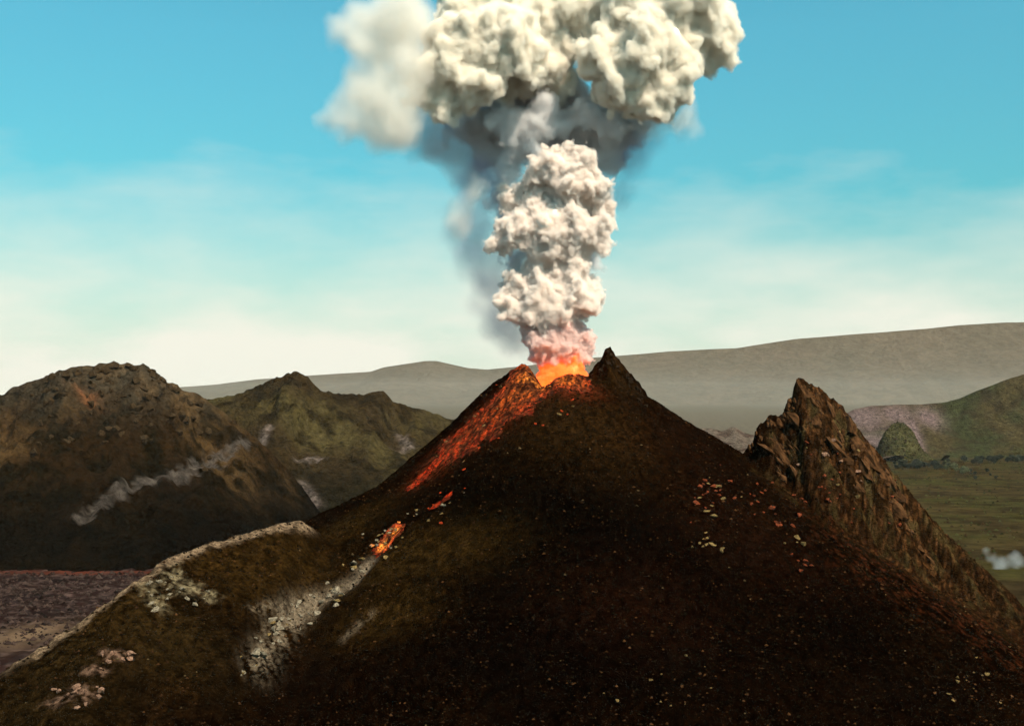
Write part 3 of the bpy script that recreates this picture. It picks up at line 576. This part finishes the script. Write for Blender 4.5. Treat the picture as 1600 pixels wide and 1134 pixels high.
ST = dict(rust=stone_mat('rust_red_stone', (0.05, 0.012, 0.005), (0.22, 0.05, 0.02)), ochre=stone_mat('ochre_stone', (0.05, 0.03, 0.01), (0.26, 0.17, 0.07)),
          pale=stone_mat('pale_grey_stone', (0.05, 0.04, 0.028), (0.30, 0.24, 0.17)), dark=stone_mat('black_cinder_stone', (0.004, 0.0025, 0.0015), (0.03, 0.016, 0.008)),
          brown=stone_mat('brown_crag_stone', (0.006, 0.0025, 0.001), (0.125, 0.055, 0.022)), pink=stone_mat('pinkish_stone', (0.06, 0.03, 0.02), (0.32, 0.18, 0.12)),
          hill=stone_mat('brown_hill_stone', (0.012, 0.007, 0.003), (0.06, 0.036, 0.018)),
          hot=stone_mat('glowing_red_stone', (0.03, 0.008, 0.004), (0.10, 0.02, 0.008), (0.55, 0.05, 0.008)), fire=stone_mat('glowing_orange_stone', (0.05, 0.015, 0.005), (0.2, 0.06, 0.02), (1.0, 0.34, 0.07)))
HULL = {}
def hull(kind, k):
    """angular stone of about unit radius: the hull of a handful of random points"""
    if (kind, k) not in HULL:
        r = np.random.default_rng(900+k); bm = bmesh.new()
        p = r.normal(size=(14, 3)); p /= np.linalg.norm(p, axis=1)[:, None]; p *= r.uniform(0.7, 1.15, size=(14, 1))
        for q in p: bm.verts.new(q)
        g = bmesh.ops.convex_hull(bm, input=bm.verts[:]); bmesh.ops.delete(bm, geom=[v for v in bm.verts if not v.link_faces], context='VERTS')
        me = bpy.data.meshes.new('stone'); bm.to_mesh(me); bm.free(); me.materials.append(ST[kind]); HULL[kind, k] = me
    return HULL[kind, k]
def put(name, g, u, v, size, kind, parent=None, stretch=(1, 1, 1), rot=None, sink=0.35):
    h = g.hit(u, v)
    if h is None: return None
    o = link(name, hull(kind, int(rng.integers(7))), parent)
    sx = size*stretch[0]*rng.uniform(.8, 1.2); sy = size*stretch[1]*rng.uniform(.8, 1.2); sz = size*stretch[2]*rng.uniform(.7, 1.0)
    o.scale = (sx, sy, sz); o.location = (h[0], h[1], h[2]+sz*(0.6-sink))
    o.rotation_euler = rot if rot else (rng.uniform(-.5, .5), rng.uniform(-.5, .5), rng.uniform(0, 6.28))
    return o
WORD = dict(rust='rust red', ochre='ochre', pale='pale grey', dark='black', brown='brown', pink='pinkish', hot='glowing red', fire='glowing orange')
def scatter(spots, sizes, kinds, name, where, cat, group):
    for u, v, su, sv, n in spots:
        for k in range(n):
            z = rng.uniform(0, 1)**1.6; kd = kinds[int(rng.integers(len(kinds)))]
            o = put(name, G, u+rng.normal()*su, v+rng.normal()*sv, sizes[0]+(sizes[1]-sizes[0])*z, kd, stretch=(1.25, 1.0, 0.8), sink=0.5)
            if o: tag(o, ('small ' if z < 0.3 else 'large ' if z > 0.75 else '')+WORD[kd]+' '+where, cat, group)
scatter([(1120,765,14,18,14),(1190,775,12,14,10),(1205,815,12,16,8),(1090,790,8,18,6),(1250,800,8,26,6)], (0.5, 1.3), ['rust'], 'boulder', 'boulder in the scatter on the slope beside the jagged crag', 'boulder', 'rust red boulders beside the crag')
scatter([(1125,780,18,18,12),(1104,850,14,7,12),(1235,850,10,6,4)], (0.5, 1.3), ['ochre'], 'boulder', 'boulder in the scatter on the slope beside the jagged crag', 'boulder', 'ochre boulders beside the crag')
scatter([(1320,800,22,26,9),(1400,790,20,20,6),(1290,740,24,26,8)], (0.5, 1.2), ['rust'], 'boulder', 'boulder lodged on the ribs of the jagged crag', 'boulder', 'rust red boulders on the crag')
scatter([(1280,690,30,30,8),(1345,745,16,20,6)], (0.6, 1.5), ['ochre', 'pink'], 'boulder', 'boulder lodged on the ribs of the jagged crag', 'boulder', 'light boulders on the crag')
scatter([(1250,878,9,6,6)], (0.6, 1.3), ['rust'], 'boulder', 'boulder in the short row below the scatter beside the crag', 'boulder', 'short row of red boulders')
for (u0, v0), (u1, v1) in zip(gul[2:-2], gul[3:-1]):
    scatter([((u0+u1)/2, (v0+v1)/2, 13, 13, 7)], (0.4, 1.3), ['pale', 'pale', 'ochre'], 'boulder', 'boulder lying in the rocky gully below the lava snout', 'boulder', 'pale boulders in the gully')
scatter([(470,950,20,9,9),(440,980,14,12,9),(520,928,14,6,8),(412,1015,9,12,6)], (0.7, 2.0), ['pale'], 'rock_block', 'rock block where the gully widens into a fan', 'rock', 'pale blocks in the gully fan')
scatter([(185,1030,18,8,10),(120,1085,26,10,14)], (0.5, 1.5), ['pink'], 'boulder', 'boulder on the bare patch of the old rim slope', 'boulder', 'pinkish boulders on the old rim')
scatter([(285,925,26,10,12),(240,925,12,16,8)], (0.4, 1.2), ['pale'], 'boulder', 'boulder on the whitish patch just under the old rim crest', 'boulder', 'pale boulders under the rim crest')
scatter([(1510,1070,36,26,26),(1530,1000,20,26,8),(1380,925,8,8,2)], (0.3, 0.9), ['brown', 'ochre'], 'boulder', 'boulder in the scatter low on the slope under the right flank', 'boulder', 'brown boulders low on the right flank')
scatter([(1010,1080,60,20,14),(1120,1060,40,26,12)], (0.3, 0.8), ['brown', 'ochre'], 'boulder', 'boulder in the thin scatter at the foot of the black slope', 'boulder', 'brown boulders at the foot of the slope')
scatter([(610,838,11,11,16),(598,855,7,7,7)], (0.5, 1.2), ['fire', 'ochre', 'pale', 'ochre'], 'lava_block', 'block on the lava snout in the gully', 'lava block', 'glowing blocks on the lava snout')
scatter([(690,785,18,10,9),(655,808,14,6,6)], (0.4, 0.9), ['hot', 'ochre', 'pale'], 'lava_block', 'block at the head of the rocky gully', 'lava block', 'hot blocks at the gully head')
scatter([(800,625,26,16,26),(755,665,20,18,22),(710,705,16,14,12),(870,640,26,14,10)], (0.4, 1.1), ['hot', 'hot', 'dark', 'ochre', 'hot'], 'lava_block', 'clinker block riding on the broad lava flow', 'lava block', 'clinker blocks on the lava flow')
scatter([(900,600,16,6,12),(845,606,8,6,6)], (0.5, 1.1), ['hot', 'fire', 'dark'], 'lava_block', 'block perched on the crater rim beside the black knob', 'lava block', 'hot blocks on the crater rim')
# slabs and pinnacles that make up the crag, the horn and the wall's skyline
DIP = Vector((-0.50, 0.42, 0.76))                                    # the strata run down to the right
def slab(u, v, th, ln, kind='brown'):
    o = put('rock', G, u, v, 1.0, kind, volcano, rot=(0, 0, 0))
    if not o: return
    q = (DIP+Vector(rng.normal(size=3)*0.10)).to_track_quat('Z', 'X'); o.rotation_mode = 'QUATERNION'; o.rotation_quaternion = q @ Euler((0, 0, rng.uniform(-.5, .5))).to_quaternion()
    o.scale = (th*rng.uniform(.8, 1.3), th*rng.uniform(.8, 1.2), ln); h = o.location; o.location = (h[0], h[1]+th*0.35, G.z(h[0], h[1])-th*0.15)
for k in range(110):
    a = rng.uniform(0, 1)**1.2; u = 1182+a*190; top = np.interp(u, [p[0] for p in CRAG], [p[1] for p in CRAG]); dv = 10+rng.uniform(0, 1)**1.2*170
    if dv > 90 and a < 0.35: continue
    th = 0.7+1.5*rng.uniform(0, 1)**2*min(1.0, 0.3+dv/40); slab(u+dv*0.5, top+dv, th, th*rng.uniform(2.2, 4.5))
for u, v in CRAG[3:16]:
    for k in range(2): put('rock', G, u+rng.uniform(-5, 5), v+rng.uniform(5, 12), rng.uniform(0.7, 1.5), 'brown', volcano, (0.8, 0.8, 1.6), (-0.3, -0.5, rng.uniform(-.5, .5)), 0.75)
for k in range(26):
    u = rng.uniform(925, 1010); v = np.interp(u, [925, 949, 1012], [580, 546, 622]) + rng.uniform(3, 22)
    put('rock', G, u, v, rng.uniform(0.6, 1.3), 'dark', volcano, (1, 1, 1.3), None, 0.5)
for k in range(110):
    u = rng.uniform(40, 330); top = np.interp(u, [32,110,180,232,285,330], [604,578,567,573,615,633]); put('rock', GW, u, top+4+rng.uniform(0, 1)**2.2*120, rng.uniform(2.0, 6.5), 'hill', wall, (1.2, 1, 1.0), None, 0.65)
for u, v in [(180,572),(215,575),(232,578),(240,590),(252,593),(260,602),(281,608),(150,577),(160,575),(120,582)]:
    for k in range(2): put('rock', GW, u+rng.uniform(-6, 6), v+rng.uniform(0, 5), rng.uniform(3, 6), 'hill', wall, (1.1, 1, 1.1), None, 0.5)
# loose scree too fine to count
def stones(name, g, n, xr, yr, size, label, colf):
    b = np.array([(0,0,1),(.9,0,.1),(.28,.85,0),(-.72,.53,.1),(-.72,-.53,0),(.28,-.85,.1),(0,0,-.8)]); f0 = np.array([(0,1,2),(0,2,3),(0,3,4),(0,4,5),(0,5,1),(6,2,1),(6,3,2),(6,4,3),(6,5,4),(6,1,5)])
    x = rng.uniform(*xr, n); y = rng.uniform(*yr, n); z = g.z(x, y); sc = size[0]+(size[1]-size[0])*rng.uniform(0, 1, n)**3
    V = b[None]*rng.uniform(.6, 1.3, (n, 7, 3))*sc[:, None, None]; a = rng.uniform(0, 6.28, n); ca, sa = np.cos(a)[:, None], np.sin(a)[:, None]
    V = np.stack([V[..., 0]*ca-V[..., 1]*sa+x[:, None], V[..., 0]*sa+V[..., 1]*ca+y[:, None], V[..., 2]*.8+z[:, None]], 2)
    C = np.repeat(colf(n)[:, None, :], 7, 1)
    o = link(name, mesh_np(name, V.reshape(-1, 3), (f0[None]+np.arange(n)[:, None, None]*7).reshape(-1, 3), M_rock, C.reshape(-1, 3), False)); o['kind'] = 'stuff'; o['label'] = label; o['category'] = 'scree'
def scree_col(n):
    base = np.array([(0.006, 0.004, 0.002), (0.02, 0.009, 0.004), (0.05, 0.022, 0.009), (0.09, 0.06, 0.03)]); return base[rng.choice(4, n, p=[.55, .32, .12, .01])]*rng.uniform(.6, 1.4, (n, 1))
stones('scree', G, 26000, (-140, 210), (325, 515), (0.12, 0.75), 'loose dark scree strewn over the cinder slopes', scree_col)

def rubble_col(n): return np.array((0.026, 0.016, 0.013))*rng.uniform(.15, 2.2, (n, 1))
stones('lava_rubble', LF, 5000, (-560, -230), (760, 1085), (0.8, 3.2), 'grey rubble strewn over the lava field', rubble_col)
def scrub_col(n):
    base = np.array([(0.020, 0.022, 0.008), (0.04, 0.042, 0.014), (0.03, 0.018, 0.008)]); return base[rng.choice(3, n)]*rng.uniform(.5, 1.3, (n, 1))
class Flat:
    def z(s, x, y): return np.full(len(x), -0.8)+plain_z(x, y)*np.exp(-(np.hypot(x, y)/6000)**2)-0.2
stones('scrub', Flat(), 9000, (420, 1500), (1150, 3150), (0.8, 3.4), 'low dark scrub dotted over the plain', scrub_col)
stones('knoll_scrub', GK, 500, (935, 1095), (3130, 3260), (1.5, 5.0), 'bushy scrub covering the rounded knoll', scrub_col)

# ------------------------------------------------------------------ trees at the foot of the right hill
def leaf_mat(name, a, b_):
    m, t, b = new_mat(name); oi = N(t, 'ShaderNodeObjectInfo'); g = N(t, 'ShaderNodeNewGeometry'); r = N(t, 'ShaderNodeValToRGB')
    ad = N(t, 'ShaderNodeMath', operation='ADD'); t.links.new(oi.outputs['Random'], ad.inputs[0]); t.links.new(g.outputs['Random Per Island'], ad.inputs[1])
    hf = N(t, 'ShaderNodeMath', operation='MULTIPLY'); hf.inputs[1].default_value = 0.5; t.links.new(ad.outputs[0], hf.inputs[0]); t.links.new(hf.outputs[0], r.inputs[0])
    r.color_ramp.elements[0].color = (*a, 1); r.color_ramp.elements[1].color = (*b_, 1); t.links.new(r.outputs[0], b.inputs['Base Color']); b.inputs['Roughness'].default_value = 0.9; return m
M_bark, _, b = new_mat('bark'); b.inputs['Base Color'].default_value = (0.04, 0.028, 0.018, 1)
def tree_mesh(seed, dark):
    r = np.random.default_rng(seed); bm = bmesh.new()
    bmesh.ops.create_cone(bm, segments=7, radius1=0.35, radius2=0.12, depth=5.0, matrix=Matrix.Translation((0, 0, 2.5)))
    for k in range(5):
        a = k*1.26+r.uniform(0, .5); mt = Matrix.Translation((0, 0, 3.6)) @ Matrix.Rotation(a, 4, 'Z') @ Matrix.Rotation(0.8, 4, 'Y') @ Matrix.Translation((0, 0, 1.3))
        bmesh.ops.create_cone(bm, segments=5, radius1=0.14, radius2=0.04, depth=2.6, matrix=mt)
    tk = bpy.data.meshes.new('trunk'); bm.to_mesh(tk); bm.free(); tk.materials.append(M_bark)
    n = 420; p = r.normal(size=(n, 3)); p /= np.linalg.norm(p, axis=1)[:, None]; rad = r.uniform(.35, 1, (n, 1))**0.5
    lob = 1+0.35*np.sin(p[:, :1]*5+seed)*np.cos(p[:, 1:2]*4+seed*2); p = p*rad*lob*np.array([3.6, 3.6, 3.4])+np.array([0, 0, 6.6])
    e1 = r.normal(size=(n, 3))*0.75; e2 = r.normal(size=(n, 3))*0.75
    V = np.stack([p-e1, p+e1*.6+e2, p+e1-e2*.6], 1).reshape(-1, 3)
    cr = mesh_np('crown', V, np.arange(n*3).reshape(-1, 3), leaf_mat('foliage_dark', (0.008, 0.009, 0.004), (0.03, 0.034, 0.013)) if dark else leaf_mat('foliage_light', (0.04, 0.042, 0.014), (0.10, 0.105, 0.04)), None, False)
    return tk, cr
KD = [tree_mesh(s_, True) for s_ in (1, 2, 3)]; KL = [tree_mesh(s_, False) for s_ in (4, 5)]
def plant(u, v, sc, kinds, label, group):
    d = EYE*F/(v-HOR); x, y, _ = P(u, v, d); k = kinds[int(rng.integers(len(kinds)))]
    t_ = bpy.data.objects.new('tree', None); COL.objects.link(t_); t_.location = (x, y, -1.2); t_.scale = (sc*rng.uniform(1.0, 1.5), sc*rng.uniform(1.0, 1.4), sc); t_.rotation_euler.z = rng.uniform(0, 6.28)
    link('trunk', k[0], t_); link('crown', k[1], t_); tag(t_, ('tall ' if sc > 1.27 else 'low ' if sc < 1.0 else '')+label, 'tree', group)
for k in range(34): plant(rng.uniform(1392, 1482), rng.uniform(724, 733), rng.uniform(.8, 1.5), KD, 'dark bushy tree in the tree line at the foot of the knoll', 'dark trees below the knoll')
for k in range(26): plant(rng.uniform(1505, 1610), rng.uniform(717, 725), rng.uniform(.9, 1.6), KD, 'dark bushy tree in the tree line at the foot of the green hill', 'dark trees below the green hill')
for k in range(9): plant(rng.uniform(1478, 1512), rng.uniform(728, 742), rng.uniform(.9, 1.5), KL, 'pale green bushy tree in the gap between the dark tree lines', 'pale green trees')
for k in range(8): plant(rng.uniform(1500, 1570), rng.uniform(734, 750), rng.uniform(.5, .9), KD, 'dark tree standing alone on the plain before the tree line', 'small trees on the plain')

# ------------------------------------------------------------------ air
bm = bmesh.new(); bmesh.ops.create_cube(bm, size=1.0)
for v in bm.verts: v.co = Vector((v.co.x*80000, 17500+v.co.y*43000, 228+v.co.z*474))
me = bpy.data.meshes.new('haze'); bm.to_mesh(me); bm.free()
m = bpy.data.materials.new('air'); m.use_nodes = True; t = m.node_tree; t.nodes.clear()
o = N(t, 'ShaderNodeOutputMaterial'); v = N(t, 'ShaderNodeVolumePrincipled'); t.links.new(v.outputs[0], o.inputs['Volume'])
v.inputs['Color'].default_value = (0.97, 0.95, 0.87, 1); v.inputs['Density'].default_value = 0.75e-5; v.inputs['Density Attribute'].default_value = ''
me.materials.append(m); o = link('haze', me); o['kind'] = 'stuff'; o['label'] = 'pale haze in the air before the far mountain'; o['category'] = 'haze'
